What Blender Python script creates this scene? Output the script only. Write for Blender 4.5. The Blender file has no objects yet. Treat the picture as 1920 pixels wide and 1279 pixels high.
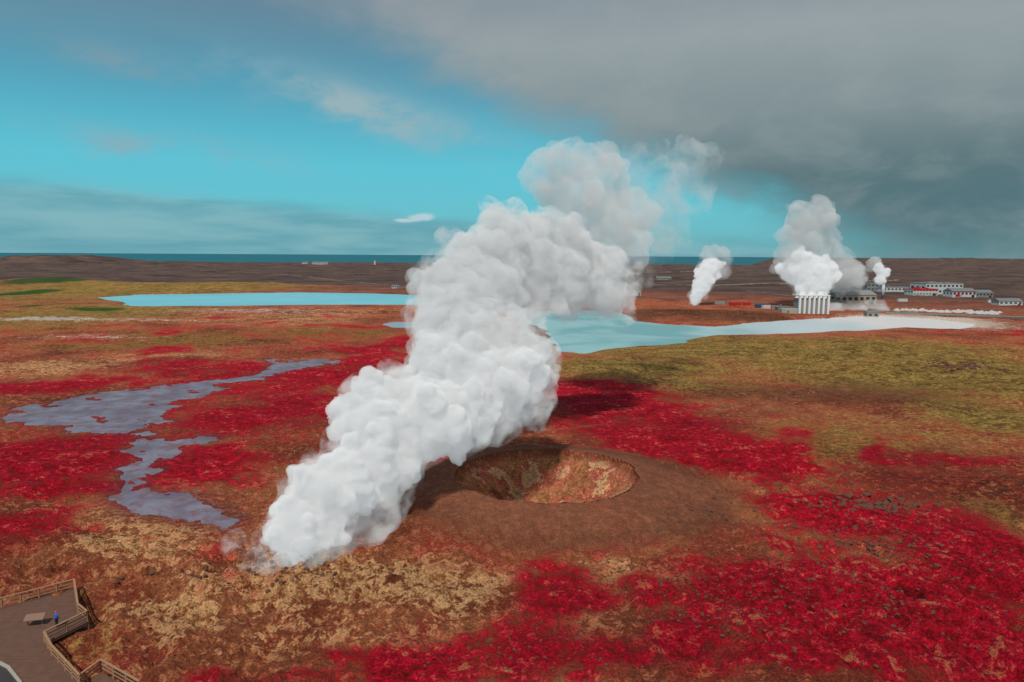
import bpy, bmesh, math, random, time
import numpy as np
from mathutils import Vector, Matrix, Euler
T0=time.time()
random.seed(7); rng=np.random.default_rng(11)
scene=bpy.context.scene
col=scene.collection

# ------------------------------------------------------------------ camera
CAMH=40.0; F=1280.0
Rm=(Matrix.Rotation(math.radians(90-7.16),4,'X')@Matrix.Rotation(math.radians(0.34),4,'Z'))
cam_d=bpy.data.cameras.new("camera"); cam=bpy.data.objects.new("camera",cam_d); col.objects.link(cam)
cam.matrix_world=Matrix.Translation((0,0,CAMH))@Rm
cam_d.sensor_width=36; cam_d.lens=24; cam_d.clip_start=0.5; cam_d.clip_end=200000
scene.camera=cam
R3=Rm.to_3x3()
def sight(u,v): return R3@Vector(((u-960)/F,-(v-639.5)/F,-1))
def G(u,v,z=0.0):            # image pixel cast through the camera onto the ground level z
    d=sight(u,v); t=(z-CAMH)/d.z
    return Vector((d.x*t,d.y*t,z))
def A(u,v,y):                # point in the air, y metres north
    d=sight(u,v); t=y/d.y
    return Vector((d.x*t,y,CAMH+d.z*t))
def AE(u,v):
    d=sight(u,v).normalized(); return math.atan2(d.x,d.y), math.asin(d.z)

# ------------------------------------------------------------------ noise
def _h(ix,iy,iz,seed):
    n=(ix*374761393+iy*668265263+iz*1442695041+seed*1274126177)&0xffffffff
    n=((n^(n>>13))*1274126177)&0xffffffff
    n=((n^(n>>15))*668265263)&0xffffffff
    return ((n^(n>>16))&0xffffff)/float(0xffffff)
def n2(x,y,seed=0):
    fx=np.floor(x);fy=np.floor(y);ix=fx.astype(np.int64);iy=fy.astype(np.int64)
    a=x-fx;b=y-fy;a=a*a*a*(a*(a*6-15)+10);b=b*b*b*(b*(b*6-15)+10)
    z=0
    return ((_h(ix,iy,z,seed)*(1-a)+_h(ix+1,iy,z,seed)*a)*(1-b)+(_h(ix,iy+1,z,seed)*(1-a)+_h(ix+1,iy+1,z,seed)*a)*b)
def fbm(x,y,s,oct=4,seed=0,gain=.5):
    x=x/s;y=y/s;t=0;amp=1;tot=0
    for o in range(oct):
        t=t+amp*n2(x,y,seed+o*17);tot+=amp;amp*=gain
        x,y=(x*1.6+y*1.2)+3.7,(-x*1.2+y*1.6)+9.1
    return t/tot
def n3(p,seed=0):
    f=np.floor(p);i=f.astype(np.int64);w=p-f;w=w*w*(3-2*w)
    r=0
    for dx in (0,1):
        for dy in (0,1):
            for dz in (0,1):
                wt=(w[:,0] if dx else 1-w[:,0])*(w[:,1] if dy else 1-w[:,1])*(w[:,2] if dz else 1-w[:,2])
                r=r+wt*_h(i[:,0]+dx,i[:,1]+dy,i[:,2]+dz,seed)
    return r
def sst(x,a,b):
    t=np.clip((x-a)/(b-a),0,1);return t*t*(3-2*t)

# ------------------------------------------------------------------ outlines in image pixels, cast onto the ground
def poly(pts): return np.array([G(u,v)[:2] for u,v in pts])
def sdist(px,py,P):
    best=np.full(px.shape,1e18);inside=np.zeros(px.shape,bool);n=len(P)
    for i in range(n):
        ax,ay=P[i];bx,by=P[(i+1)%n];ex,ey=bx-ax,by-ay
        t=np.clip(((px-ax)*ex+(py-ay)*ey)/(ex*ex+ey*ey+1e-12),0,1)
        d=(px-ax-t*ex)**2+(py-ay-t*ey)**2;best=np.minimum(best,d)
        if ay!=by:
            c=((ay>py)!=(by>py))&(px<(bx-ax)*(py-ay)/(by-ay)+ax);inside^=c
    s=np.sqrt(best);return np.where(inside,s,-s)
MUD=[[(3,778),(40,765),(110,752),(200,735),(290,727),(380,716),(430,711),(405,730),(360,747),(310,764),(290,778),(310,800),(385,822),(355,840),(320,858),(285,858),(258,836),(236,816),(190,812),(150,804),(120,794),(60,791)],
 [(420,712),(470,704),(525,686),(535,694),(480,710),(425,719)],
 [(486,656),(530,650),(600,646),(640,638),(705,634),(692,646),(665,656),(672,663),(640,674),(600,682),(560,691),(522,694),(517,680),(500,668)],
 [(280,846),(310,850),(285,872),(252,892),(248,912),(268,926),(330,932),(390,948),(440,975),(420,990),(370,974),(300,970),(235,962),(216,935),(226,905),(230,882),(258,866)]]
MUDP=[poly(p) for p in MUD]
LAKE1=poly([(170,557),(260,551),(400,549),(560,547),(700,549),(830,553),(830,571),(700,571),(560,571),(420,573),(240,573),(215,563)])
PONDE=poly([(705,604),(740,601),(800,601),(800,613),(730,613)])
LAG=poly([(940,594),(980,582),(1160,579),(1190,600),(1260,607),(1340,610),(1450,600),(1520,596),(1640,590),(1700,592),(1850,606),(1800,616),(1700,614),(1620,618),(1540,622),(1420,626),(1340,626),(1300,630),(1275,640),(1190,650),(1090,661),(1045,656),(1035,630),(1005,612)])
def watersd(x,y):
    m=np.full(x.shape,-1e9);l=np.full(x.shape,-1e9)
    k=(y>70)&(y<260)&(x<30)
    xs,ys=x[k],y[k]
    if len(xs):
        ds=[sdist(xs,ys,P) for P in MUDP]
        m0=np.maximum(np.maximum(ds[0],ds[1]),np.maximum(ds[2],ds[3]))
        chan=np.abs(2*fbm(xs*.8,ys,13,5,52,.62)-1)      # braided channels
        mm=m0+((fbm(xs,ys,8,5,5,.62)-.5)*13-(chan-.18)*20)*sst(ys,85,130)*np.clip((m0+8)/8,0,1)+(fbm(xs,ys,2.6,3,6,.6)-.5)*3.0
        thin=np.maximum(ds[1],ds[3])
        m[k]=np.maximum(mm,thin-.5+(fbm(xs,ys,4,3,7)-.5)*1.5)
    k=(y>180)&(y<1200)
    xs,ys=x[k],y[k]
    if len(xs):
        ll=np.maximum(np.maximum(sdist(xs,ys,LAKE1),sdist(xs,ys,PONDE)),sdist(xs,ys,LAG))
        l[k]=ll+(fbm(xs,ys,25,4,8)-.5)*12
    return m,l
CR=(6.3,115.6,15.5)
def gz(u,v,ru,rv):
    c=G(u,v);zc=abs((R3.inverted()@(c-Vector((0,0,CAMH)))).z)
    y0=G(u,v+rv).y; y1=G(u,max(v-rv,495)).y
    return c.x,(y0+y1)/2,ru*zc/F,max(abs(y1-y0)/2,1)
def zone(lst,x,y):
    t=np.zeros(x.shape)
    for it in lst:
        cx,cy,rx,ry=gz(*it[:4]);w=it[4] if len(it)>4 else 1
        t=np.maximum(t,w*np.exp(-(((x-cx)/rx)**2+((y-cy)/ry)**2)*.7))
    return t
HILLS=[(150,528,110,14,5),(300,540,160,8,4),(430,540,60,8,3),(40,535,60,10,3)]
def height(x,y,full=False):
    r=np.hypot(x,y);m,l=watersd(x,y)
    near=np.maximum(sst(m,-9,-1),sst(l,-45,-5))
    nearf=1-sst(y,110,170)
    h=(fbm(x,y,55,3,1)-.5)*2.2*sst(r,60,160)+(fbm(x,y,9,3,2)-.5)*1.1+(fbm(x,y,2.2,4,3,.6)-.5)*.55
    h=h+nearf*((1-np.abs(2*fbm(x,y,6,5,31,.6)-1))-.75)*2.0*(.35+1.3*fbm(x,y,25,2,33))
    c=G(430,1085);k=np.exp(-(((x-c.x)/28)**2+((y-c.y)/13)**2))
    rid=1-np.abs(2*fbm(x,y,5,5,21,.6)-1)
    h=h+k*((rid-.6)*3.2+.6)
    far=sst(r,600,1500)
    h=h+far*((fbm(x,y,400,4,9)-.5)*7+(fbm(x,y,60,4,10,.6)-.5)*4)
    rightm=sst(x,40,140)*sst(y,130,190)*(1-sst(y,280,400))
    h=h+rightm*((fbm(x,y,22,5,13,.55)-.5)*3.8)
    h=h*(1-near*.93)
    for it in HILLS:
        cx,cy,rx,ry=gz(*it[:4]);h=h+it[4]*np.exp(-((x-cx)/rx)**2-((y-cy)/ry)**2)*(.6+.8*fbm(x,y,40,3,14))*(1-sst(l,-30,0))
    for (u,v,ru,rv,a) in [(1330,592,140,8,3.0),(1010,622,30,14,2.6),(830,545,50,5,6)]:
        cx,cy,rx,ry=gz(u,v,ru,rv);h=h+a*np.exp(-((x-cx)/rx)**2-((y-cy)/ry)**2)*(.4+1.2*fbm(x,y,10,4,15,.6))*(1-sst(l,-8,3))
    for (u,d,w,a) in [(110,2600,200,16),(60,2900,500,6),(420,3300,900,2),(180,2500,160,9),(1650,9000,2500,12),(1900,9000,2500,16),(1840,7000,500,14)]:
        b=math.atan((u-960)/F);cx,cy=d*math.sin(b),d*math.cos(b)
        h=h+a*np.exp(-((x-cx)/w)**2-((y-cy)/(w*1.5))**2)*(.5+fbm(x,y,150,4,16))
    # crater
    dx=x-CR[0];dy=y-CR[1];ang=np.arctan2(dy,dx)
    rc=np.hypot(dx,dy*1.03)/(CR[2]*(1+.04*np.sin(ang*2+1)+.06*(fbm(np.cos(ang)*3+5,np.sin(ang)*3+5,1,4,40)-.5)*2))
    apr=np.exp(-np.maximum(rc-1,0)**2/.30)
    gul=(np.abs(2*n2(ang*6+fbm(x,y,4,2,45),rc*1.2,41)-1))*1.5+(np.abs(2*n2(ang*16,rc*2,43)-1))*.7
    bowl=-9.5*(1-np.clip(rc,0,1)**2.3)+gul*sst(1-rc,.03,.2)*sst(rc,.25,.6)+1.6*np.exp(-(rc/.35)**2)
    rim=2.3*apr
    h=np.where(rc<1,rim+bowl+(h*.4),h*(1-.9*apr)+rim)
    h=h+np.where(rc<1,(fbm(x,y,3,4,44,.6)-.5)*1.2*sst(1-rc,.03,.3),0)
    # carve beds
    h=h*(1-sst(m,-2,0)) - .35*sst(m,-.6,.9)
    h=h*(1-sst(l,-6,0)) - 1.6*sst(l,-3,5)
    az=np.arctan2(x,y)
    coast=3450+500*(fbm(x,y,500,4,17)-.5)+ 22000*sst(az,.33,.42)
    h=h-30*sst(r,coast-60,coast+150)
    if full: return h,m,l,rc
    return h
def hz(x,y): return float(height(np.array([float(x)]),np.array([float(y)]))[0])

# ------------------------------------------------------------------ node helper
class N:
    def __init__(s,tree): s.t=tree
    def node(s,typ,ins=None,**kw):
        n=s.t.nodes.new(typ)
        for k,v in kw.items(): setattr(n,k,v)
        if ins:
            for k,v in ins.items(): s.put(n.inputs[k],v)
        return n
    def put(s,sock,v):
        if isinstance(v,bpy.types.NodeSocket): s.t.links.new(v,sock)
        else:
            if isinstance(v,(tuple,list)) and len(v)==3 and sock.type=='RGBA': v=(*v,1)
            sock.default_value=v
    def m(s,op,a,b=0.0,c=0.0,clamp=False):
        n=s.node('ShaderNodeMath',operation=op,use_clamp=clamp);s.put(n.inputs[0],a);s.put(n.inputs[1],b);s.put(n.inputs[2],c);return n.outputs[0]
    def mix(s,f,a,b,bt='MIX'):
        n=s.node('ShaderNodeMix',data_type='RGBA',blend_type=bt);s.put(n.inputs[0],f);s.put(n.inputs[6],a);s.put(n.inputs[7],b);return n.outputs[2]
    def noise(s,vec,scale,detail=5,rough=.55,dist=0.0):
        n=s.node('ShaderNodeTexNoise');s.put(n.inputs['Vector'],vec);n.inputs['Scale'].default_value=scale;n.inputs['Detail'].default_value=detail
        n.inputs['Roughness'].default_value=rough;n.inputs['Distortion'].default_value=dist;return n.outputs[0]
    def sm(s,v,a,b,lo=0.0,hi=1.0):
        n=s.node('ShaderNodeMapRange',interpolation_type='SMOOTHSTEP');s.put(n.inputs[0],v)
        n.inputs[1].default_value=a;n.inputs[2].default_value=b;n.inputs[3].default_value=lo;n.inputs[4].default_value=hi;return n.outputs[0]
    def ramp(s,v,pts):
        n=s.node('ShaderNodeValToRGB');s.put(n.inputs[0],v);e=n.color_ramp.elements
        while len(e)<len(pts): e.new(.5)
        for i,(p,c) in enumerate(pts): e[i].position=p;e[i].color=(*c,1)
        return n.outputs[0]
    def grey(s,f): return s.node('ShaderNodeCombineColor',{0:f,1:f,2:f}).outputs[0]
def L(r,g,b):
    f=lambda c:(c/255/12.92 if c/255<=.04045 else ((c/255+.055)/1.055)**2.4);return (f(r),f(g),f(b))
def newmat(name):
    m=bpy.data.materials.new(name);m.use_nodes=True;m.node_tree.nodes.clear();q=N(m.node_tree)
    out=q.node('ShaderNodeOutputMaterial');return m,q,out
def pbr(name,c,rough=.7,metal=0,var=.25,scale=.6,bump=0.0,spec=.3):
    m,q,out=newmat(name);tc=q.node('ShaderNodeTexCoord').outputs['Object']
    n=q.noise(tc,scale,6,.6);f=q.m('ADD',q.m('MULTIPLY',n,2*var),1-var)
    cc=q.mix(1.0,c,q.grey(f),'MULTIPLY')
    p=q.node('ShaderNodeBsdfPrincipled',{'Base Color':cc,'Roughness':rough,'Metallic':metal,'Specular IOR Level':spec})
    if bump:
        b=q.node('ShaderNodeBump',{'Height':n,'Strength':.6,'Distance':bump});q.put(p.inputs['Normal'],b.outputs[0])
    q.put(out.inputs[0],p.outputs[0]);return m

# ------------------------------------------------------------------ terrain sheet
NR,NA=1250,1050
rr=24*np.exp(np.linspace(0,math.log(26000/24),NR));aa=np.radians(np.linspace(-62,62,NA))
RR,AA=np.meshgrid(rr,aa,indexing='ij');X=(RR*np.sin(AA)).ravel();Y=(RR*np.cos(AA)).ravel()
Z,MM,LL,RC=height(X,Y,True)
idx=np.arange(NR*NA).reshape(NR,NA)
FQ=np.stack([idx[:-1,:-1],idx[:-1,1:],idx[1:,1:],idx[1:,:-1]],-1).reshape(-1,4)[:,::-1]
def grid_mesh(name,xyz,faces,mat,smooth=True,link=True):
    me=bpy.data.meshes.new(name);me.vertices.add(len(xyz));me.vertices.foreach_set('co',xyz.astype(np.float32).ravel())
    nf,k=faces.shape
    me.loops.add(nf*k);me.loops.foreach_set('vertex_index',faces.astype(np.int32).ravel())
    me.polygons.add(nf);me.polygons.foreach_set('loop_start',np.arange(0,nf*k,k,dtype=np.int32))
    me.polygons.foreach_set('use_smooth',np.full(nf,smooth));me.update(calc_edges=True)
    if mat: me.materials.append(mat)
    o=bpy.data.objects.new(name,me);col.objects.link(o);return o
RED=[(60,725,150,14),(60,860,200,50,1.2),(480,775,150,42,1.15),(600,700,180,26,1),(350,692,170,18,.9),(740,655,90,16,1),(1130,755,190,34,1.25),(1290,815,180,38,1.25),(1400,858,100,18,1.25),(1060,728,90,16,1.1),
 (960,1110,120,80,.95),(1280,1210,150,80,1.1),(1420,1110,240,70,1.0),(1660,1180,260,110,1.35),(1860,1060,160,110,1.2),(1520,950,170,50,.8),(430,855,160,30,1),(60,985,120,40,.8),(640,1240,130,40,1.0),(1740,860,60,14,1.05),(1880,1240,160,90,1.3),(820,850,90,25,.7),(140,905,200,30,.9),(1100,1230,200,60,.95),(1160,1100,90,40,.9),(1880,625,90,8,.6),(430,1250,140,30,.65),(1200,1020,500,60,.55),(500,640,500,40,.4),(1700,900,300,60,.55),(900,1210,180,70,.8),(350,800,500,120,.6),(1500,1250,200,60,1.0)]
TAN=[(290,1020,170,50,.95),(500,1095,260,50,.9),(720,1080,200,50,.9),(1060,1062,160,28,1.05),(1010,1150,100,60,.8),(1290,1085,160,32,.85),(350,905,150,25,.8),(600,745,90,18,.8),(300,1150,160,50,.75),(1250,1225,90,50,.8),(560,600,190,22,.6),(80,690,130,16,.8),(1600,1060,150,40,.6),(300,670,150,12,.75),(700,880,90,30,.55),(60,835,130,16,.65),(1150,790,90,14,.6),(500,1200,300,90,.5),(250,960,250,60,.6),(1230,770,110,12,.65),(800,1200,200,80,.55),(300,750,400,60,.5),(1650,1230,250,60,.5)]
OLV=[(1450,655,420,22,1),(1750,700,330,55,1),(1200,690,190,22,.85),(1560,830,220,50,.6),(1880,790,140,50,.8),(270,540,270,24,1),(1300,720,160,30,.6),(1880,960,80,60,.55),(60,600,260,40,.7),(300,640,240,22,.7),(600,625,180,14,.7),(1700,820,300,50,.5),(100,1200,200,80,.4)]
DRK=[(1560,745,260,34,.8),(1700,930,190,50,.5),(1400,1000,160,60,.4),(1330,592,170,12,1.2),(1010,622,40,18,1.2),(1450,775,170,30,.5),(1600,610,330,10,.5),(1480,540,350,40,.9),(1750,870,240,40,.5),(350,1230,300,50,.3)]
GRN=[(135,531,40,9,1.1),(25,552,40,7,1),(180,580,60,4,.8),(60,574,30,5,.7)]
WHT=[(80,599,110,5,.8),(220,600,220,5,.55),(180,633,160,5,.5),(480,583,220,9,.5),(1740,602,110,12,1.3),(1600,606,50,9,1.2),(1690,583,30,4,.6)]
dxc=(X-CR[0]-3)/1.25
RC2=np.hypot(dxc,Y-CR[1]+3)/CR[2]
apr=np.exp(-np.maximum(RC2-1,0)**2/.34)*(RC>=1)
wf=np.clip(Y/140,.6,3.0)
WX=X+((fbm(X,Y,26,4,61)-.5)*40+(fbm(X,Y,6,3,62)-.5)*9)*wf*(Y<700);WY=Y+((fbm(X,Y,26,4,63)-.5)*26+(fbm(X,Y,6,3,64)-.5)*9)*wf*(Y<700)
zr,zo,zt=zone(RED,WX,WY),zone(OLV,X,Y),zone(TAN,WX,WY);zd,zg,zw=zone(DRK,X*.6+WX*.4,Y*.6+WY*.4),zone(GRN,X,Y),zone(WHT,X,Y)
inner=sst(1-RC,0.0,.05)
zr=zr*(1-apr)*(1-inner);zt=zt*(1-apr)*(1-inner);zo=zo*(1-apr)*(1-inner);zd=zd*(1-inner)*(1-apr)
farm=sst(np.hypot(X,Y),560,900)*(1-np.clip(zo*1.5,0,1)*(Y<900))
bank=np.exp(-(np.maximum(np.abs(MM)-.2,0)/2.0)**2)
m_ground,q,out=newmat("volcanic_ground")
pos=q.node('ShaderNodeNewGeometry').outputs['Position']
za=q.node('ShaderNodeAttribute',attribute_name='zone_a');zb=q.node('ShaderNodeAttribute',attribute_name='zone_b');zc_=q.node('ShaderNodeAttribute',attribute_name='zone_c')
sa=q.node('ShaderNodeSeparateColor',{0:za.outputs['Color']}).outputs;sb=q.node('ShaderNodeSeparateColor',{0:zb.outputs['Color']}).outputs;sc=q.node('ShaderNodeSeparateColor',{0:zc_.outputs['Color']}).outputs
crater_in=za.outputs['Alpha']
nb=q.noise(pos,.03,9,.6,.3);nm=q.noise(pos,.15,9,.66);nf=q.noise(pos,.8,8,.68);nx=q.noise(pos,3.2,6,.7)
vo=q.node('ShaderNodeTexVoronoi',{'Vector':pos},feature='F1');vo.inputs['Scale'].default_value=1.3;vr=vo.outputs[0]
base=q.ramp(nb,[(.32,L(104,54,38)),(.45,L(148,78,52)),(.55,L(172,104,68)),(.66,L(134,60,44))])
base=q.mix(q.sm(nm,.45,.62),base,L(172,72,54))
base=q.mix(q.sm(nf,.5,.66),base,L(190,124,86))
def cover(b,attr,nz,k,c,lo=.46,hi=.56,mx=1.0):
    f=q.sm(q.m('ADD',attr,q.m('MULTIPLY',q.m('SUBTRACT',nz,.5),k)),lo,hi,0,mx);return q.mix(f,b,c)
tanc=q.ramp(nf,[(.3,L(130,78,46)),(.44,L(184,126,80)),(.56,L(224,176,124)),(.7,L(164,106,70))])
redc=q.ramp(q.m('ADD',q.m('MULTIPLY',nm,.5),q.m('MULTIPLY',nf,.5)),[(.36,L(92,6,18)),(.47,L(162,4,28)),(.56,L(192,10,46)),(.66,L(166,56,52))])
olvc=q.ramp(q.m('ADD',q.m('MULTIPLY',nm,.5),q.m('MULTIPLY',nf,.5)),[(.36,L(66,46,28)),(.46,L(122,92,46)),(.54,L(160,130,66)),(.64,L(186,156,90))])
drkc=q.ramp(nf,[(.35,L(52,34,26)),(.5,L(86,54,38)),(.65,L(112,76,48))])
mf=q.m('ADD',q.m('MULTIPLY',nm,.5),q.m('MULTIPLY',nf,.5))
bmx=q.m('ADD',q.m('MULTIPLY',nb,.5),q.m('MULTIPLY',mf,.5))
b=cover(base,sa[1],mf,2.6,olvc,.3,.65)
b=cover(b,sb[0],mf,3.0,drkc,.35,.95,.85)
b=cover(b,sa[2],mf,4.2,tanc,.4,.8,.92)
b=q.mix(q.sm(q.m('ADD',sa[0],q.m('MULTIPLY',q.m('SUBTRACT',mf,.5),2.2)),.15,.85,0,.75),b,L(160,28,38))
b=cover(b,sa[0],bmx,5.6,redc,.36,.72,.96)
b=q.mix(q.sm(q.m('ADD',q.m('MULTIPLY',nf,.5),q.m('MULTIPLY',nm,.5)),.545,.62,0,.65),b,L(182,122,80))
b=cover(b,sb[1],nm,1.0,L(52,84,28),.45,.6)
b=cover(b,sb[2],mf,3.0,L(216,196,180),.4,.75,.9)
farc=q.ramp(q.noise(pos,.012,10,.7),[(.35,L(60,48,48)),(.5,L(90,72,68)),(.62,L(108,86,72)),(.75,L(92,92,66))])
b=q.mix(sc[0],b,farc)
aprc=q.mix(nf,L(92,54,38),L(128,82,60));aprc=q.mix(q.m('MULTIPLY',q.sm(nm,.4,.6),.35),aprc,L(120,66,50))
b=q.mix(q.sm(q.m('ADD',sc[1],q.m('MULTIPLY',q.m('SUBTRACT',mf,.5),1.6)),.1,.75,0,.95),b,aprc)
sz=q.node('ShaderNodeSeparateXYZ',{0:pos}).outputs[2]
strata=q.noise(q.node('ShaderNodeVectorMath',{0:pos,1:(1,1,.25)},operation='MULTIPLY').outputs[0],.2,7,.6)
cin=q.ramp(q.m('ADD',q.m('MULTIPLY',strata,.85),q.m('MULTIPLY',nf,.15)),[(.36,L(150,84,58)),(.45,L(196,136,92)),(.52,L(196,98,82)),(.58,L(226,180,132)),(.7,L(170,98,68))])
cin=q.mix(q.sm(q.m('ADD',sz,q.m('MULTIPLY',nf,1.5)),1.0,3.0),cin,q.mix(nf,L(96,56,40),L(134,84,60)))
b=q.mix(crater_in,b,cin)
b=q.mix(q.m('MULTIPLY',sc[2],.6),b,L(116,60,62))
sp=q.sm(nx,.3,.7,.62,1.38);sp2=q.sm(nf,.3,.7,.68,1.26);sp3=q.sm(nb,.3,.7,.82,1.15)
spm=q.m('MULTIPLY',q.m('MULTIPLY',sp,sp2),sp3)
spm=q.m('ADD',q.m('MULTIPLY',spm,q.m('SUBTRACT',1.0,q.m('MULTIPLY',sc[1],.5))),q.m('MULTIPLY',sc[1],.5))
b=q.mix(1.0,b,q.grey(spm),'MULTIPLY')
hgt=q.m('ADD',q.m('ADD',q.m('MULTIPLY',nf,1.5),q.m('MULTIPLY',nx,.35)),q.m('MULTIPLY',vr,.3))
hgt=q.m('MULTIPLY',hgt,q.m('SUBTRACT',1.0,q.m('MULTIPLY',sc[1],.8)))
bp=q.node('ShaderNodeBump',{'Height':hgt,'Strength':1.0,'Distance':.9})
p=q.node('ShaderNodeBsdfPrincipled',{'Base Color':b,'Roughness':.92,'Specular IOR Level':.12,'Normal':bp.outputs[0]})
q.put(out.inputs[0],p.outputs[0])
ground=grid_mesh("ground",np.stack([X,Y,Z],1),FQ,m_ground)
def addcol(o,name,a,b_,c,al=None):
    at=o.data.attributes.new(name,'FLOAT_COLOR','POINT');arr=np.ones((len(a),4),np.float32);arr[:,0]=a;arr[:,1]=b_;arr[:,2]=c
    if al is not None: arr[:,3]=al
    at.data.foreach_set('color',arr.ravel())
addcol(ground,'zone_a',zr,zo,zt,inner);addcol(ground,'zone_b',zd,zg,zw);addcol(ground,'zone_c',farm,apr,bank)

# water & mud sheets
def water_mat(name,c1,c2,scale,rough,bumpd,spec=.5,isl=None):
    m,q,out=newmat(name);pos=q.node('ShaderNodeNewGeometry').outputs['Position']
    n=q.noise(pos,scale,7,.65,.3);cc=q.mix(q.sm(n,.35,.65),c1,c2);w=q.noise(pos,scale*10,5,.65)
    if isl: cc=q.mix(q.sm(q.noise(pos,scale*2.4,7,.65,.4),.48,.62,0,.85),cc,isl)
    bp=q.node('ShaderNodeBump',{'Height':w,'Strength':.5,'Distance':bumpd})
    p=q.node('ShaderNodeBsdfPrincipled',{'Base Color':cc,'Roughness':rough,'Specular IOR Level':spec,'Normal':bp.outputs[0]});q.put(out.inputs[0],p.outputs[0]);return m
def sheet(name,maskv,z,mat):
    fm=maskv[FQ].any(1);f=FQ[fm];u,inv=np.unique(f,return_inverse=True)
    return grid_mesh(name,np.stack([X[u],Y[u],np.full(len(u),z)],1),inv.reshape(-1,4),mat)
sheet("mud_stream",(MM>-2.5)&(Y<400),-.14,water_mat("mud_water",L(94,82,96),L(124,116,132),.12,.38,.2,.25,L(108,72,74)))
s1=sdist(X,Y,LAKE1);s2=sdist(X,Y,PONDE);s3=sdist(X,Y,LAG)
sheet("lake",(s1>-30),-.8,water_mat("lake_water",L(104,178,194),L(118,188,202),.01,.4,.05))
sheet("pond",(s2>-8),-.8,water_mat("pond_water",L(128,140,150),L(140,150,160),.03,.3,.05))
m_l,q,out=newmat("lagoon_water");pos=q.node('ShaderNodeNewGeometry').outputs['Position'];xyz=q.node('ShaderNodeSeparateXYZ',{0:pos}).outputs
n=q.noise(pos,.02,7,.6,.8);f=q.sm(q.m('ADD',xyz[0],q.m('MULTIPLY',n,60)),110,210);cc=q.mix(f,q.mix(q.sm(n,.4,.6),L(104,156,162),L(138,178,182)),L(176,190,196))
f2=q.sm(q.m('ADD',xyz[0],q.m('MULTIPLY',n,60)),215,260);cc=q.mix(f2,cc,L(208,204,204))
p=q.node('ShaderNodeBsdfPrincipled',{'Base Color':cc,'Roughness':.4});q.put(out.inputs[0],p.outputs[0])
sheet("lagoon",(s3>-25)&(s1<-40)&(s2<-9),-.8,m_l)
m_s,q,out=newmat("sea_water");pos=q.node('ShaderNodeNewGeometry').outputs['Position']
n=q.noise(pos,.0015,6,.6);w=q.noise(pos,.05,6,.6);cc=q.mix(n,L(14,84,100),L(24,104,118))
p=q.node('ShaderNodeBsdfPrincipled',{'Base Color':cc,'Roughness':.6,'Specular IOR Level':.15,'Normal':q.node('ShaderNodeBump',{'Height':w,'Strength':.5,'Distance':2}).outputs[0]});q.put(out.inputs[0],p.outputs[0])
r_=2200*np.exp(np.linspace(0,math.log(90000/2200),60));a_=np.radians(np.linspace(-80,80,90));R_,A_=np.meshgrid(r_,a_,indexing='ij')
ii=np.arange(60*90).reshape(60,90);ff=np.stack([ii[:-1,:-1],ii[:-1,1:],ii[1:,1:],ii[1:,:-1]],-1).reshape(-1,4)[:,::-1]
grid_mesh("sea",np.stack([(R_*np.sin(A_)).ravel(),(R_*np.cos(A_)).ravel(),np.full(R_.size,-9.0)],1),ff,m_s)

# ------------------------------------------------------------------ lava rocks
def ico(n):
    b=bmesh.new();bmesh.ops.create_icosphere(b,subdivisions=n,radius=1);v=np.array([v.co[:] for v in b.verts]);f=np.array([[v.index for v in f.verts] for f in b.faces]);b.free();return v,f
tv,tf=ico(1);ICO3=ico(3);ICO2=ico(2)
RK=[]
def scatter(u,v,ru,rv,n,s0,s1):
    cx,cy,rx,ry=gz(u,v,ru,rv)
    for _ in range(n):
        RK.append((cx+random.gauss(0,.6)*rx,cy+random.gauss(0,.6)*ry,s0+(s1-s0)*random.random()**3))
scatter(1650,945,60,8,200,.15,.7);scatter(1330,965,40,8,50,.15,.4);scatter(1650,1000,250,90,800,.08,.35);scatter(1600,1130,280,90,900,.06,.26)
scatter(1000,1230,200,60,260,.06,.2);scatter(480,1095,200,20,260,.08,.35);scatter(1800,690,60,8,120,.3,1.1);scatter(1620,1020,80,8,80,.15,.5);scatter(1350,1150,140,60,350,.06,.22);scatter(560,1075,100,10,80,.1,.4);scatter(400,1180,250,60,300,.05,.2)
RK=np.array(RK);hh=height(RK[:,0],RK[:,1]);rcx=np.hypot(RK[:,0]-CR[0],RK[:,1]-CR[1]);ok=rcx>20;RK=RK[ok];hh=hh[ok]
VV=[];FF=[]
for i,(x,y,s) in enumerate(RK):
    j=tv*(1+rng.uniform(-.3,.3,(len(tv),1)))*np.array([s*random.uniform(.8,1.4),s*random.uniform(.8,1.4),s*random.uniform(.5,.9)])
    VV.append(j+np.array([x,y,hh[i]+s*.1]));FF.append(tf+i*len(tv))
grid_mesh("lava_rocks",np.concatenate(VV),np.concatenate(FF),pbr("lava_rock",L(92,58,46),.9,0,.4,2),False)

# ------------------------------------------------------------------ mesh helpers
def empty(name,loc=(0,0,0),rot=0):
    e=bpy.data.objects.new(name,None);col.objects.link(e);e.location=loc;e.rotation_euler=(0,0,rot);e.empty_display_size=.5;return e
def fin(name,bm,mat,parent=None,smooth=False):
    bmesh.ops.recalc_face_normals(bm,faces=bm.faces);me=bpy.data.meshes.new(name);bm.to_mesh(me);bm.free();me.materials.append(mat)
    if smooth: me.polygons.foreach_set('use_smooth',[True]*len(me.polygons))
    o=bpy.data.objects.new(name,me);col.objects.link(o)
    if parent: o.parent=parent
    return o
def bx(bm,x0,x1,y0,y1,z0,z1):
    v=[bm.verts.new(c) for c in [(x0,y0,z0),(x1,y0,z0),(x1,y1,z0),(x0,y1,z0),(x0,y0,z1),(x1,y0,z1),(x1,y1,z1),(x0,y1,z1)]]
    for f in [(0,1,2,3),(4,5,6,7),(0,1,5,4),(1,2,6,5),(2,3,7,6),(3,0,4,7)]: bm.faces.new([v[i] for i in f])
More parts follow.
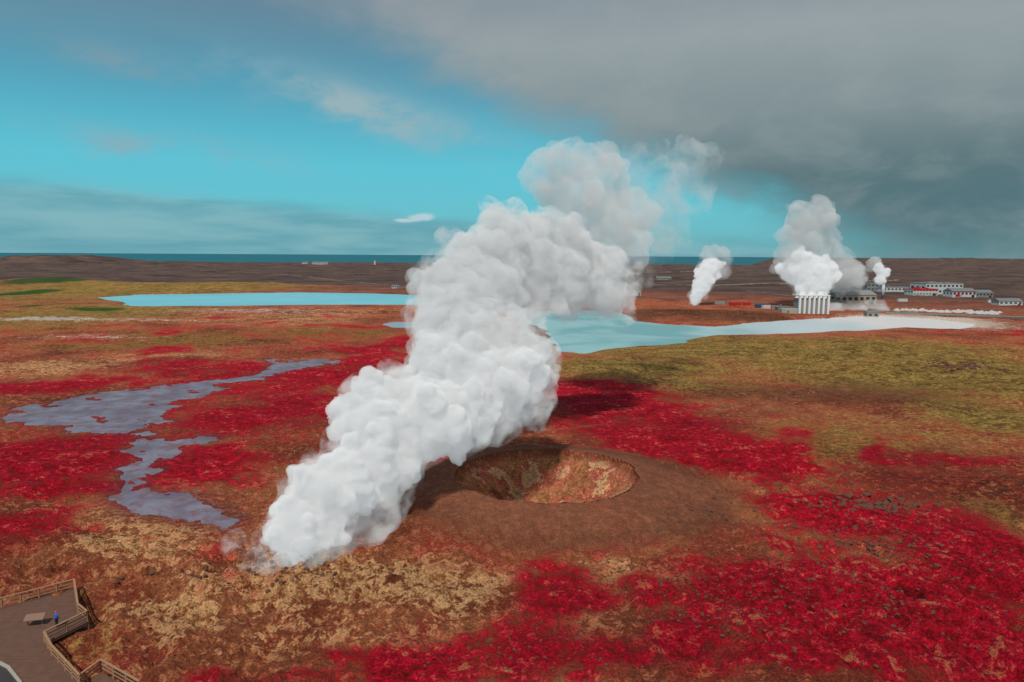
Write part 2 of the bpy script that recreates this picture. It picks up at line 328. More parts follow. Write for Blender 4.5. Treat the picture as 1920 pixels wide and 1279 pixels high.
def beam(bm,a,b_,w,h):
    a=Vector(a);b_=Vector(b_);d=(b_-a);Ln=d.length;d.normalize();up=Vector((0,0,1)) if abs(d.z)<.95 else Vector((0,1,0))
    s=d.cross(up).normalized()*w/2;u=s.cross(d).normalized()*h/2
    v=[bm.verts.new(c) for c in [a-s-u,a+s-u,a+s+u,a-s+u,b_-s-u,b_+s-u,b_+s+u,b_-s+u]]
    for f in [(0,1,2,3),(4,5,6,7),(0,1,5,4),(1,2,6,5),(2,3,7,6),(3,0,4,7)]: bm.faces.new([v[i] for i in f])

# ------------------------------------------------------------------ steam
def vol_mat(name,dens,emi,noise_scale=None,lo=.42,hi=.62):
    m,q,out=newmat(name)
    if noise_scale:
        tc=q.node('ShaderNodeNewGeometry').outputs['Position'];n=q.sm(q.noise(tc,noise_scale,4,.6,.4),lo,hi)
        d=q.m('MULTIPLY',n,dens);e=q.m('MULTIPLY',n,dens*emi)
    else: d=dens;e=dens*emi
    p=q.node('ShaderNodeVolumePrincipled',{'Color':(1,1,1,1),'Density':d,'Anisotropy':-.25,'Emission Strength':e,'Emission Color':(.94,.97,1,1)})  # added glow: emission stands in for light scattered repeatedly inside the steam
    q.put(out.inputs['Volume'],p.outputs[0]);return m
def cloud_mesh(name,blobs,voxel,mat,parent,sub=14,sub2=5,grow=0.0,seed=1,amp=(1.2,.6,.25),sc=(6,2.6,1.1),core=.86):
    r_=np.random.default_rng(seed);VS=[];FS=[];k=0
    def sph(c,r,t):
        nonlocal k
        VS.append(t[0]*r+c);FS.append(t[1]+k);k+=len(t[0])
    for c,r in blobs:
        c=np.array(c);sph(c,r*core+grow,ICO3)
        for _ in range(sub):
            d=r_.normal(size=3);d/=np.linalg.norm(d);r2=r*r_.uniform(.18,.44);c2=c+d*r*r_.uniform(.6,.95);sph(c2,r2+grow,ICO2)
            for _ in range(sub2):
                e_=r_.normal(size=3);e_/=np.linalg.norm(e_);e_=e_+d*.7;e_/=np.linalg.norm(e_);r3=r2*r_.uniform(.3,.5);sph(c2+e_*r2*.85,r3+grow,ICO2)
    o=grid_mesh(name,np.concatenate(VS),np.concatenate(FS),None)
    me=o.data
    md=o.modifiers.new('r','REMESH');md.mode='VOXEL';md.voxel_size=voxel
    md2=o.modifiers.new('s','SMOOTH');md2.factor=.5;md2.iterations=2
    dg=bpy.context.evaluated_depsgraph_get();me2=bpy.data.meshes.new_from_object(o.evaluated_get(dg));o.modifiers.clear();o.data=me2;bpy.data.meshes.remove(me);me2.name=name
    n=len(me2.vertices);co=np.empty(n*3,np.float32);me2.vertices.foreach_get('co',co);co=co.reshape(-1,3).astype(float)
    no=np.empty(n*3,np.float32);me2.vertices.foreach_get('normal',no);no=no.reshape(-1,3)
    d=0
    for j,(a_,s_) in enumerate(zip(amp,sc)): d=d+a_*(np.abs(2*n3(co/s_+31*j+seed,seed+j)-1)-.25)
    co=co+no*d[:,None];me2.vertices.foreach_set('co',co.astype(np.float32).ravel());me2.update()
    me2.polygons.foreach_set('use_smooth',[True]*len(me2.polygons));me2.materials.clear();me2.materials.append(mat);o.parent=parent
    return o
def B(lst):
    o=[]
    for (u,v,r,y) in lst:
        c=A(u,v,y);zc=abs((R3.inverted()@(c-Vector((0,0,CAMH)))).z);o.append((c,r*zc/F))
    return o
LOW=[(540,1045,34,83),(522,1010,30,84),(560,985,56,86),(600,1000,44,87),(610,930,66,90),(660,900,68,94),(600,950,56,90),(690,860,74,98),(740,820,82,102),(700,800,68,101),(790,770,86,107),(700,750,44,104),(850,770,76,110),(900,740,78,114),(950,720,68,118),(990,700,48,120),(830,700,56,112)]
TOP=[(830,700,58,112),(880,680,68,118),(900,650,68,122),(960,650,58,124),(1000,680,46,122),(850,630,70,124),(830,590,60,128),(870,560,70,132),(830,530,52,132),(910,540,68,137),(900,490,58,140),(940,450,50,145),(935,410,30,148),(980,480,60,148),(990,530,60,150),(1050,520,66,156),(1100,510,58,162),(1120,550,42,162),(1060,460,50,158),(1010,430,36,154),(1145,500,33,166)]
e=empty("steam_plume")
cloud_mesh("dense_steam",B(LOW),.34,vol_mat("steam_dense",.85,.24),e,sub=22,seed=3,amp=(1.1,.9,.6),sc=(4.5,2.0,.85),core=.8)
cloud_mesh("billowing_steam",B(TOP),.42,vol_mat("steam_billow",.3,.16),e,sub=20,seed=4,amp=(1.6,1.1,.7),sc=(6,2.8,1.1),core=.8)
cloud_mesh("thin_steam",B(LOW+TOP),.8,vol_mat("steam_thin",.26,.17,.3,lo=.4,hi=.66),e,sub=9,sub2=3,grow=1.4,seed=13,amp=(2.6,1.6,.0),sc=(5,2.4,1))
SOFT=[(720,960,45,92),(750,920,45,96),(690,985,40,90),(640,1020,35,87),(990,760,50,118),(930,800,50,112),(870,820,45,108),(1020,700,35,122),(500,1050,35,82),(455,1050,28,82),(440,1020,30,84),(1150,560,45,165),(1185,520,30,168)]
cloud_mesh("trailing_steam",B(SOFT),.9,vol_mat("steam_trailing",.2,.16,.22),e,sub=8,seed=5)
UP=[(1140,450,60,172),(1100,400,74,175),(1080,350,78,178),(1020,330,50,176),(1070,300,44,178),(1130,330,62,184),(1170,400,58,180),(1180,460,40,178)]
cloud_mesh("upper_steam",B(UP),1.0,vol_mat("steam_upper",.16,.12,.16,lo=.32,hi=.62),e,sub=12,sub2=3,seed=6,amp=(2.8,1.8,.9),sc=(8,4,2))
UP2=[(1200,400,60,200),(1230,340,60,205),(1290,310,50,215),(1300,360,50,215),(1250,430,52,205),(1210,470,44,200),(1180,300,34,200),(1215,510,24,200),(1320,290,30,218)]
cloud_mesh("wispy_steam",B(UP2),1.2,vol_mat("steam_wispy",.075,.10,.13,lo=.42,hi=.65),e,sub=9,sub2=3,seed=8,amp=(3,2,.8),sc=(9,4,2))
def far_plume(C,S,seed,vox=1.0,dens=.3):
    e=empty("steam_plume")
    cloud_mesh("dense_steam",B(C),vox,vol_mat("steam_dense",dens,.3),e,sub=16,sub2=3,seed=seed,amp=(2.2,1.5,.9),sc=(8,4,2))
    cloud_mesh("thin_steam",B(C),vox*1.6,vol_mat("steam_thin",dens*.15,.2),e,sub=6,sub2=1,grow=1.4,seed=seed,amp=(2.5,1,0),sc=(8,4,2))
    cloud_mesh("trailing_steam",B(S),vox*1.4,vol_mat("steam_trailing",dens*.28,.10,.06,lo=.3,hi=.6),e,sub=10,sub2=2,seed=seed+1,amp=(4,2.4,1),sc=(14,6,2.5))
far_plume([(1301,566,8,560),(1308,552,14,562),(1318,535,19,565),(1325,515,22,568),(1335,500,20,570)],[(1345,490,28,575),(1350,510,20,572),(1335,480,20,575),(1355,475,16,580)],21,.8)
far_plume([(1524,552,28,545),(1530,525,36,548),(1510,505,36,550),(1545,510,26,548),(1490,510,28,552)],[(1490,485,40,556),(1520,460,44,560),(1515,425,46,565),(1540,405,32,568),(1500,400,26,568),(1580,520,36,575),(1570,485,30,572),(1600,505,22,578),(1545,450,32,565),(1560,590,30,520),(1600,590,26,525),(1640,585,30,530),(1475,440,22,560)],31)
far_plume([(1652,524,9,640),(1656,512,10,642),(1648,502,9,645)],[(1640,497,16,650),(1610,525,14,650),(1612,508,12,650)],41)

# ------------------------------------------------------------------ buildings
white=pbr("white_cladding",L(182,186,186),.6,0,.12,.2);grey=pbr("grey_cladding",L(124,128,128),.6,0,.15,.2);roofm=pbr("roof_sheet",L(108,112,114),.5,0,.2,.2);glass=pbr("window_glass",L(40,50,58),.15,0,.1,1,0,.6)
redm=pbr("red_paint",L(172,34,40),.5,0,.15,.3);bluem=pbr("blue_paint",L(30,80,110),.5);tanm=pbr("tan_cladding",L(150,142,128),.7);darkm=pbr("dark_door",L(48,46,46),.6);concrete=pbr("concrete",L(150,148,142),.85,0,.2,.3)
def building(name,u,v,w,d,h,wall,roofmat,roof='flat',rot=0,floors=1,nwin=6,stripe=None,door=True,lift=0):
    g=G(u,v);z=hz(g.x,g.y)-.3+lift;e=empty(name,(g.x,g.y,z),rot);bm=bmesh.new();bx(bm,-w/2,w/2,0,d,-2,h);fin("walls",bm,wall,e)
    bm=bmesh.new()
    if roof=='flat':
        bx(bm,-w/2-.25,w/2+.25,-.25,d+.25,h+.003,h+.5);bx(bm,-w*.3,-w*.1,d*.3,d*.6,h+.503,h+2);bx(bm,w*.15,w*.22,d*.3,d*.5,h+.503,h+1.6)
    else:
        k=10 if roof=='barrel' else 2;rh=h*.42 if roof=='barrel' else d*.22
        pr=[]
        for i in range(k+1):
            t=i/k;yy=-.4+(d+.8)*t;zz=h+.003+(math.sin(t*math.pi)*rh if roof=='barrel' else (1-abs(2*t-1))*rh);pr.append((yy,zz))
        Lv=[bm.verts.new((-w/2-.3,y,z_)) for y,z_ in pr];Rv=[bm.verts.new((w/2+.3,y,z_)) for y,z_ in pr]
        for i in range(k): bm.faces.new([Lv[i],Rv[i],Rv[i+1],Lv[i+1]])
        bm.faces.new(Lv);bm.faces.new(Rv[::-1]);bm.faces.new([Lv[0],Lv[-1],Rv[-1],Rv[0]])
    fin("roof",bm,roofmat,e)
    bm=bmesh.new();fh=h/floors
    for f in range(floors):
        for i in range(nwin):
            xc=-w/2+w*(i+.5)/nwin;ww=w/nwin*.28;bx(bm,xc-ww,xc+ww,-.05,.02,f*fh+fh*.45,f*fh+fh*.78)
    for i in range(3):
        yc=d*(i+.5)/3
        for sx in (-1,1): bx(bm,sx*w/2-.05,sx*w/2+.05,yc-d*.08,yc+d*.08,h*.5,h*.75)
    fin("windows",bm,glass,e)
    if door:
        bm=bmesh.new();bx(bm,w*.3,w*.3+min(4,w*.12),-.08,.02,0,min(h*.4,4.2));fin("door",bm,darkm,e)
    if stripe:
        bm=bmesh.new();bx(bm,-w/2-.06,w/2+.06,-.1,.0-.052,h*.82,h*.97);fin("stripe",bm,stripe,e)
    return e
building("power_station_hall",1610,571,32,26,8.5,tanm,grey,'barrel',.12,1,6)
building("turbine_building",1770,552,44,26,12,white,grey,'flat',.1,2,9)
building("industrial_building",1735,554,28,14,7,white,redm,'flat',.1,2,8,redm)
building("industrial_building",1808,558,26,14,6,white,roofm,'gable',.1,1,6,redm)
building("industrial_building",1842,557,24,12,5,grey,roofm,'gable',.1,1,6)
building("industrial_building",1680,548,32,12,5.5,white,roofm,'flat',.1,1,7)
building("industrial_building",1640,545,20,14,9,grey,roofm,'flat',.1,2,4)
building("warehouse",1895,573,20,10,4,white,roofm,'gable',0,1,5)
building("pump_house",1192,555,10,7,3.5,white,roofm,'gable',0,1,3)
building("pump_house",1470,586,9,6,3.5,tanm,roofm,'flat',0,1,3)
building("pump_house",1637,592,8,5,4,tanm,roofm,'gable',0,1,2)
building("warehouse",1245,526,24,12,3.5,tanm,roofm,'gable',0,1,6)
building("warehouse",1185,518,34,14,4,grey,roofm,'gable',0,1,6)
building("farm_house",741,541,8,6,3,white,roofm,'gable',.2,1,3)
building("warehouse",600,496.5,60,22,4,white,roofm,'gable',.1,1,8,lift=2)
building("warehouse",572,495.5,24,16,4,white,roofm,'gable',.1,1,6,lift=2)
g=G(703,497);e=empty("lighthouse",(g.x,g.y,hz(g.x,g.y)-1));bm=bmesh.new();bmesh.ops.create_cone(bm,cap_ends=True,segments=16,radius1=4,radius2=2.6,depth=17,matrix=Matrix.Translation((0,0,8.5)));fin("tower",bm,white,e)
bm=bmesh.new();bmesh.ops.create_cone(bm,cap_ends=True,segments=16,radius1=2,radius2=2,depth=3,matrix=Matrix.Translation((0,0,18.503)));bmesh.ops.create_cone(bm,cap_ends=True,segments=16,radius1=2.6,radius2=.2,depth=2,matrix=Matrix.Translation((0,0,21.01)));fin("lantern",bm,redm,e)
bright=pbr("white_paint",(.66,.67,.67),.6,0,.1,.3)
g=G(1524,589);e=empty("cooling_tower",(g.x,g.y,-.3));bm=bmesh.new();bx(bm,-10,10,0,10,0,11);fin("cells",bm,grey,e)
bm=bmesh.new()
for i in range(7):
    x=-10+20*i/6;bx(bm,x-.7,x+.7,-1.6,-.003,0,13)
fin("fins",bm,bright,e);bm=bmesh.new();bx(bm,-10.95,10.95,-1.8,10.6,13.003,13.8);fin("deck",bm,bright,e)
bm=bmesh.new()
for i in range(3): bmesh.ops.create_cone(bm,cap_ends=False,segments=24,radius1=2.9,radius2=2.5,depth=2.4,matrix=Matrix.Translation((-6.5+6.5*i,4.5,15.01)))
fin("fan_stacks",bm,bright,e)
bm=bmesh.new();bx(bm,-22,-10.1,0,7,0,4);bx(bm,-18,-12,-3,-.1,0,3);fin("pump_annex",bm,concrete,e)
g=G(1655,558);e=empty("steam_stack",(g.x,g.y,0));bm=bmesh.new();bmesh.ops.create_cone(bm,cap_ends=True,segments=16,radius1=1.6,radius2=1.3,depth=14,matrix=Matrix.Translation((0,0,7)));fin("stack",bm,white,e,True)
bm=bmesh.new();bmesh.ops.create_cone(bm,cap_ends=True,segments=16,radius1=1.8,radius2=1.8,depth=.8,matrix=Matrix.Translation((0,0,14.41)));fin("collar",bm,grey,e)
def container(u,v,m_,rot=0,Ln=12):
    g=G(u,v);e=empty("shipping_container",(g.x,g.y,hz(g.x,g.y)),rot);bm=bmesh.new();bx(bm,-Ln/2,Ln/2,0,2.5,.15,2.75);n=int(Ln/.6)
    for i in range(n):
        x=-Ln/2+.2+i*.6;bx(bm,x,x+.3,-.06,-.002,.3,2.6)
    fin("body",bm,m_,e);bm=bmesh.new()
    for sx in (-1,1):
        for yy in (0,2.5): bx(bm,sx*Ln/2-.1,sx*Ln/2+.1,yy-.1,yy+.1,0,2.85)
    fin("corner_posts",bm,m_,e)
for u,v,mm,ln in [(1380,573,redm,10),(1402,572,redm,6),(1425,577,bluem,6),(1438,579,white,6),(1455,580,grey,6),(1350,571,grey,8),(1722,549.5,redm,10),(1800,558,redm,10),(1865,570,white,10),(1880,569,grey,8),(1693,566,white,8)]: container(u,v,mm,random.uniform(-.3,.3),ln)
def ribbon(name,pts,w,mat,dz=.12):
    P=[G(u,v) for u,v in pts];c=[]
    for a,b_ in zip(P[:-1],P[1:]):
        k=max(2,int((b_-a).length/8))
        for i in range(k): c.append(a.lerp(b_,i/k))
    c.append(P[-1]);V=[];n=len(c);K=5
    for i,p in enumerate(c):
        t=(c[min(i+1,n-1)]-c[max(i-1,0)]).normalized();s=Vector((-t.y,t.x,0))
        for k in range(K): V.append((p+s*w*(k/(K-1)-.5))[:2])
    V=np.array(V);z=height(V[:,0],V[:,1]);z=z.reshape(n,K);z=np.maximum(z,z.max(1,keepdims=True)-.2)+dz
    ix=np.arange(n*K).reshape(n,K);f=np.stack([ix[:-1,:-1],ix[:-1,1:],ix[1:,1:],ix[1:,:-1]],-1).reshape(-1,4)[:,::-1]
    return grid_mesh(name,np.concatenate([V,z.reshape(-1,1)],1),f,mat)
asph=pbr("asphalt",L(84,84,88),.85,0,.2,.3);grav=pbr("gravel",L(150,142,134),.9,0,.2,.5)
ribbon("road",[(1180,556),(1300,562),(1480,570),(1570,575),(1700,572),(1920,584),(2050,592)],8,asph)
ribbon("road",[(1400,545),(1500,556),(1620,578),(1760,592),(1920,600)],7,asph,.18)
ribbon("gravel_road",[(1180,532),(1300,536),(1500,532),(1700,525)],8,grav)
ribbon("gravel_road",[(0,512),(250,508),(500,512),(740,536),(780,545)],6,pbr("gravel_dark",L(112,96,88),.9))
ribbon("gravel_road",[(1180,512),(1350,507),(1600,512)],9,grav)
VV=[];FF=[];k=0
cone=[(math.cos(t*math.tau/9),math.sin(t*math.tau/9)) for t in range(9)]
for i in range(46):
    u=1680+i*4.3+random.uniform(-3,3);v=581+ (i/46)*7+random.uniform(-1.5,1.5);g=G(u,v);s=random.uniform(1.6,3.2);z=hz(g.x,g.y)-.2
    vs=[(g.x+c*s*random.uniform(.8,1.2),g.y+s_*s*random.uniform(.8,1.2),z) for c,s_ in cone]+[(g.x+c*s*.4,g.y+s_*s*.4,z+s*.55) for c,s_ in cone]+[(g.x,g.y,z+s*.7)]
    for j in range(9):
        a=k+j;b_=k+(j+1)%9;FF+= [(a,b_,b_+9),(a,b_+9,a+9),(a+9,b_+9,k+18)]
    VV+=vs;k+=19
grid_mesh("gravel_heaps",np.array(VV),np.array(FF),pbr("pale_gravel",L(170,168,166),.9,0,.2,.6),True)
g0=G(1660,590);g1=G(1920,598);bm=bmesh.new();beam(bm,g0+Vector((0,0,1.4)),g1+Vector((0,0,1.4)),.8,.8)
e=empty("steam_pipeline");fin("pipe",bm,grey,e);bm=bmesh.new()
for i in range(14):
    p_=g0.lerp(g1,i/13);beam(bm,p_-Vector((0,0,1)),p_+Vector((0,0,.99)),.4,.4)
fin("supports",bm,concrete,e)

# ------------------------------------------------------------------ viewing platform
wood=pbr("weathered_wood",L(98,70,58),.85,0,.35,1.2,.02);wood2=pbr("railing_wood",L(150,114,88),.8,0,.25,1.5)
DZ=1.6;DECK=[(-60,1158),(0,1142),(142,1103),(149,1152),(166,1165),(84,1206),(98,1232),(150,1290),(150,1330),(-60,1330)]
e=empty("viewing_platform");D=[G(u,v,DZ) for u,v in DECK]
DP=np.array([d[:2] for d in D])
bm=bmesh.new();y=DP[:,1].min()
ymax=DP[:,1].max()
while y<ymax:
    yc=y+.085;xs=[]
    for i in range(len(DP)):
        (ax,ay),(bx_,by_)=DP[i],DP[(i+1)%len(DP)]
        if (ay>yc)!=(by_>yc): xs.append(ax+(yc-ay)/(by_-ay)*(bx_-ax))
    xs.sort()
    for a,b_ in zip(xs[::2],xs[1::2]): bx(bm,a,b_,y,y+.15,DZ-.06,DZ+random.uniform(-.008,.008))
    y+=.17
fin("deck_boards",bm,wood,e)
bm=bmesh.new()
for i in range(1,len(D)-2):
    a,b_=D[i],D[i+1];beam(bm,a-Vector((0,0,.1+.003*i)),b_-Vector((0,0,.1+.003*i)),.16+.004*i,.34)
    k=max(1,int((b_-a).length/2.5))
    for j in range(0 if i==1 else 1,k+1):
        p_=a.lerp(b_,j/k);p_=p_*.999;beam(bm,(p_.x,p_.y,hz(p_.x,p_.y)-.6),(p_.x,p_.y,DZ-.32),.17,.17)
fin("deck_frame",bm,wood,e)
def railing(name,pts,z,par,first=True):
    bm=bmesh.new();P=[G(u,v,z) for u,v in pts];up=Vector((0,0,1))
    for n_,(a,b_) in enumerate(zip(P[:-1],P[1:])):
        k=max(1,round((b_-a).length/1.9));q_=.004*(n_%3)
        for j in range(0 if (n_==0 and first) else 1,k+1):
            p_=a.lerp(b_,j/k);beam(bm,p_-up*.22,p_+up*1.11,.13,.13)
        beam(bm,a+up*(1.16+q_),b_+up*(1.16+q_),.2,.07);beam(bm,a+up*(.72+q_),b_+up*(.72+q_),.05,.14);beam(bm,a+up*(.34+q_),b_+up*(.34+q_),.05,.14)
    fin(name,bm,wood2,par)
railing("railing_back",[(-60,1157),(4,1140),(140,1104),(147,1151),(164,1165),(84,1205),(98,1231),(150,1288)],DZ,e)
railing("railing_front",[(150,1288),(190,1258),(262,1300)],DZ-.5,e,False)
bm=bmesh.new();a_,b_,c_,d_=[G(u,v,DZ-.5) for u,v in [(150,1290),(190,1260),(262,1302),(200,1340)]]
vs=[bm.verts.new(p_) for p_ in (a_,b_,c_,d_)]+[bm.verts.new(p_-Vector((0,0,.15))) for p_ in (a_,b_,c_,d_)]
bm.faces.new(vs[:4]);bm.faces.new(vs[4:][::-1])
for i in range(4): bm.faces.new([vs[i],vs[(i+1)%4],vs[4+(i+1)%4],vs[4+i]])
fin("lower_deck",bm,wood,e)
g=G(66,1172,DZ);ib=empty("information_board",(g.x,g.y,DZ),.25);bm=bmesh.new()
for sx in (-.65,.65): bx(bm,sx-.05,sx+.05,-.05,.05,0,.75);
fin("legs",bm,wood2,ib);bm=bmesh.new()
v=[bm.verts.new(c) for c in [(-.9,-.45,.70),(.9,-.45,.70),(.9,.45,1.0),(-.9,.45,1.0),(-.9,-.45,.76),(.9,-.45,.76),(.9,.45,1.06),(-.9,.45,1.06)]]
for f in [(0,1,2,3),(4,5,6,7),(0,1,5,4),(1,2,6,5),(2,3,7,6),(3,0,4,7)]: bm.faces.new([v[i] for i in f])
fin("panel",bm,pbr("panel_face",L(128,98,84),.6),ib)
def flatpoly(name,pts,z,mat,th=.3):
    bm=bmesh.new();P=[G(u,v,z) for u,v in pts];vs=[bm.verts.new(p_) for p_ in P];bm.faces.new(vs);r=bmesh.ops.extrude_face_region(bm,geom=bm.faces[:]);
    bmesh.ops.translate(bm,vec=(0,0,-th),verts=[g_ for g_ in r['geom'] if isinstance(g_,bmesh.types.BMVert)]);return fin(name,bm,mat)
flatpoly("footpath",[(-80,1226),(-20,1236),(12,1252),(34,1279),(60,1330),(-80,1330)],DZ+.05,pbr("dark_asphalt",L(58,54,54),.9),.1)
flatpoly("path_kerb",[(-80,1220),(-18,1230),(18,1248),(40,1276),(68,1330),(60,1330),(34,1279),(12,1252),(-20,1236),(-80,1226)],DZ+.16,grav,.2)

# ------------------------------------------------------------------ visitor
def skin(name,verts,edges,rad,mat,par,sub=1):
    me=bpy.data.meshes.new(name);me.from_pydata([Vector(v) for v in verts],edges,[]);o=bpy.data.objects.new(name,me);col.objects.link(o)
    o.modifiers.new('k','SKIN')
    if not me.skin_vertices:
        with bpy.context.temp_override(object=o,active_object=o): bpy.ops.mesh.customdata_skin_add()
    for i,r in enumerate(rad):
        s=me.skin_vertices[0].data[i];s.radius=(r,r) if not isinstance(r,tuple) else r;s.use_root=(i==0)
    sb_=o.modifiers.new('s','SUBSURF');sb_.levels=sub;sb_.render_levels=sub
    dg=bpy.context.evaluated_depsgraph_get();m2=bpy.data.meshes.new_from_object(o.evaluated_get(dg));o.modifiers.clear();o.data=m2
    m2.materials.clear();m2.materials.append(mat);m2.polygons.foreach_set('use_smooth',[True]*len(m2.polygons));o.parent=par
    return o
g=G(107,1176,DZ);pe=empty("visitor",(g.x,g.y,DZ),-.5)
jac=pbr("blue_jacket",L(30,96,190),.7);trs=pbr("dark_trousers",L(34,34,44),.8);skn=pbr("skin",L(205,150,125),.6);hat=pbr("pink_hat",L(210,60,90),.8);blk=pbr("shoe",L(30,26,26),.7)
skin("jacket",[(0,0,.92),(0,0,1.12),(0,0,1.36),(0,.01,1.46),(.17,0,1.41),(.24,.02,1.15),(.2,.2,1.02),(-.17,0,1.41),(-.25,.0,1.15),(-.23,.1,.93)],[(0,1),(1,2),(2,3),(2,4),(4,5),(5,6),(2,7),(7,8),(8,9)],[(.18,.13),(.17,.13),(.2,.14),.075,.08,.065,.05,.08,.065,.05],jac,pe,2)
skin("trousers",[(0,0,.95),(.1,0,.86),(.11,.02,.48),(.11,0,.1),(-.1,0,.86),(-.12,.0,.48),(-.13,-.04,.1)],[(0,1),(1,2),(2,3),(0,4),(4,5),(5,6)],[(.16,.12),.1,.07,.05,.1,.07,.05],trs,pe,2)
skin("shoe_right",[(.11,-.04,.05),(.12,.16,.04)],[(0,1)],[.05,.04],blk,pe,1);skin("shoe_left",[(-.13,-.08,.05),(-.15,.12,.04)],[(0,1)],[.05,.04],blk,pe,1)
skin("head",[(0,.01,1.47),(0,.015,1.54),(0,.02,1.62),(0,.015,1.70)],[(0,1),(1,2),(2,3)],[.05,.055,.085,.07],skn,pe,2)
bm=bmesh.new()
for sx in (-1,1):
    bmesh.ops.create_uvsphere(bm,u_segments=8,v_segments=6,radius=.02,matrix=Matrix.Translation((sx*.085,.02,1.61)))
bmesh.ops.create_cone(bm,cap_ends=True,segments=8,radius1=.016,radius2=.005,depth=.035,matrix=Matrix.Translation((0,.11,1.61))@Matrix.Rotation(-math.pi/2,4,'X'));fin("ears_and_nose",bm,skn,pe,True)
bm=bmesh.new()
for sx in (-1,1): bmesh.ops.create_uvsphere(bm,u_segments=8,v_segments=6,radius=.011,matrix=Matrix.Translation((sx*.032,.098,1.635)))
bx(bm,-.025,.025,.09,.1,1.565,1.573);fin("eyes_and_mouth",bm,blk,pe)
bm=bmesh.new();bmesh.ops.create_uvsphere(bm,u_segments=16,v_segments=10,radius=.105,matrix=Matrix.Translation((0,.01,1.69))@Matrix.Diagonal((1,1.05,.85,1)));
bmesh.ops.delete(bm,geom=[v_ for v_ in bm.verts if v_.co.z<1.655],context='VERTS');fin("knit_hat",bm,hat,pe,True)
for hx,hy,hz0,sg in [(.2,.21,1.01,-1),(-.23,.1,.92,1)]:
    vs=[(hx,hy,hz0),(hx,hy+.03,hz0-.06)];ed=[(0,1)];rd_=[.028,.03]
    for i in range(4):
        b0=len(vs);o_=(i-1.5)*.019;ln=[.06,.07,.066,.052][i];vs+=[(hx+o_,hy+.04,hz0-.09),(hx+o_,hy+.055,hz0-.09-ln*.5),(hx+o_,hy+.05,hz0-.09-ln)];ed+=[(1,b0),(b0,b0+1),(b0+1,b0+2)];rd_+=[.009,.009,.008]
    b0=len(vs);vs+=[(hx+sg*.04,hy+.03,hz0-.06),(hx+sg*.05,hy+.05,hz0-.09)];ed+=[(0,b0),(b0,b0+1)];rd_+=[.011,.009]
    skin("hand",vs,ed,rd_,skn,pe,1)

# ------------------------------------------------------------------ light & sky
SAZ=math.radians(-164);SEL=math.radians(54)
S=Vector((math.sin(SAZ)*math.cos(SEL),math.cos(SAZ)*math.cos(SEL),math.sin(SEL)))
ld=bpy.data.lights.new("sun","SUN");ld.energy=3.5;ld.angle=math.radians(1.5);ld.color=(1,.94,.85);lo=bpy.data.objects.new("sun",ld);col.objects.link(lo);lo.rotation_euler=S.to_track_quat('Z','Y').to_euler();lo.location=(-100,-100,200)
w=bpy.data.worlds.new("World");scene.world=w;w.use_nodes=True;w.node_tree.nodes.clear();q=N(w.node_tree)
out=q.node('ShaderNodeOutputWorld');sky=q.node('ShaderNodeTexSky');sky.sky_type='NISHITA';sky.sun_disc=False;sky.sun_elevation=SEL;sky.sun_rotation=SAZ
vec=q.node('ShaderNodeTexCoord').outputs['Generated'];s_=q.node('ShaderNodeSeparateXYZ',{0:vec}).outputs
az=q.m('ARCTAN2',s_[0],s_[1]);el=q.m('ARCSINE',s_[2])
cv=q.node('ShaderNodeCombineXYZ',{0:az,1:q.m('MULTIPLY',el,2.0),2:0.0}).outputs[0]
cn=q.noise(cv,3.0,7,.5,.2);cn2=q.noise(cv,8,8,.6,.3)
cvs=q.node('ShaderNodeCombineXYZ',{0:az,1:q.m('MULTIPLY',el,7.0),2:3.0}).outputs[0];cs=q.noise(cvs,5,7,.55,.2)
clear=q.ramp(q.m('MULTIPLY',el,2.0,clamp=True),[(0,L(104,176,186)),(.12,L(98,192,208)),(.24,L(90,196,216)),(.42,L(80,166,192)),(.66,L(90,134,158)),(1,L(90,118,140))])
nish=q.mix(1.0,sky.outputs[0],(.065,.085,.075,1),'MULTIPLY')
base=q.mix(.9,nish,clear)
def off(a,n_,k): return q.m('ADD',a,q.m('MULTIPLY',q.m('SUBTRACT',n_,.5),k))
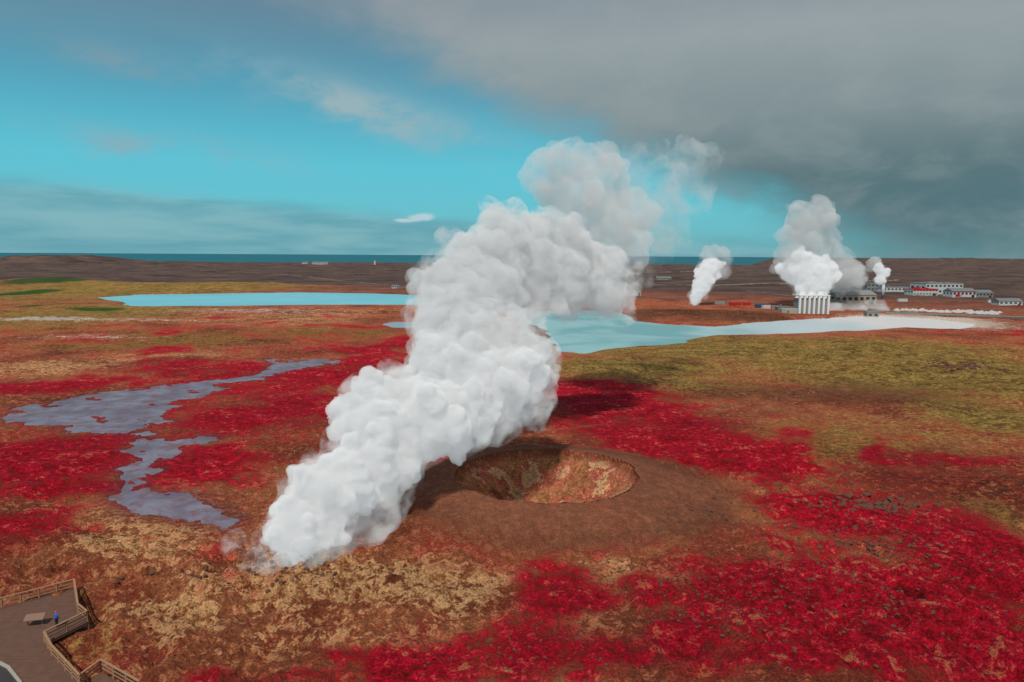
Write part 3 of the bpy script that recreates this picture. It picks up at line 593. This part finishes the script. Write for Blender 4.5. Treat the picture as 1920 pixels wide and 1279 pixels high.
def blob(u,v,ru,rv,tilt=0,k=0.15):
    a0,e0=AE(u,v);da=off(q.m('SUBTRACT',az,a0),cn,k*1.2);de=q.m('SUBTRACT',off(q.m('SUBTRACT',el,e0),cn2,k*.35),q.m('MULTIPLY',q.m('SUBTRACT',az,a0),tilt))
    x=q.m('DIVIDE',da,ru/F);y=q.m('DIVIDE',de,rv/F);d2=q.m('ADD',q.m('MULTIPLY',x,x),q.m('MULTIPLY',y,y));return q.m('EXPONENT',q.m('MULTIPLY',d2,-1.0))
c=base
c=q.mix(q.m('MULTIPLY',q.sm(off(el,cn,.10),.16,.34),.5),c,L(112,134,150))
wm=q.m('MULTIPLY',blob(660,190,210,36,-.22,.2),q.sm(cn2,.34,.66));c=q.mix(q.m('MULTIPLY',wm,1.3,clamp=True),c,L(150,178,186))
wm=q.m('MULTIPLY',blob(320,270,190,22,-.05,.2),q.sm(cn2,.36,.7));c=q.mix(q.m('MULTIPLY',wm,1.0,clamp=True),c,L(136,174,186))
wm=q.m('MULTIPLY',blob(200,95,120,20,-.2,.2),q.sm(cn2,.36,.7));c=q.mix(q.m('MULTIPLY',wm,.6,clamp=True),c,L(134,156,166))
top=q.m('SUBTRACT',.088,q.m('MULTIPLY',q.m('MAXIMUM',q.m('ADD',az,.55),0.0),.075))
bm_=q.sm(q.m('SUBTRACT',top,off(el,cs,.030)),-.006,.02)
bc=q.mix(q.sm(cs,.35,.65),L(100,158,172),L(134,178,186));c=q.mix(q.m('MULTIPLY',bm_,.8),c,bc)
edge=q.m('SUBTRACT',el,q.m('SUBTRACT',.205,q.m('MULTIPLY',az,.42)))
gm=q.sm(off(off(edge,cn,.16),cn2,.13),-.05,.07)
gc=q.ramp(q.m('MULTIPLY',off(el,cn,.06),3.0,clamp=True),[(0,L(96,136,142)),(.14,L(82,116,124)),(.33,L(90,118,124)),(.55,L(128,144,148)),(.85,L(148,160,164)),(1,L(138,150,158))])
gc=q.mix(q.sm(cn2,.4,.68,0,.28),gc,L(158,168,170));c=q.mix(gm,c,gc)
for (u,v,ru,rv) in [(795,405,22,7),(768,411,20,4)]:
    f=q.sm(q.m('MULTIPLY',blob(u,v,ru,rv,0,.07),q.m('ADD',cn2,.5)),.2,.8);c=q.mix(q.m('MULTIPLY',f,.7),c,L(196,212,218))
bg=q.node('ShaderNodeBackground',{'Color':c,'Strength':1.0});q.put(out.inputs[0],bg.outputs[0])
scene.view_settings.view_transform='Standard';scene.view_settings.look='None';scene.view_settings.exposure=0
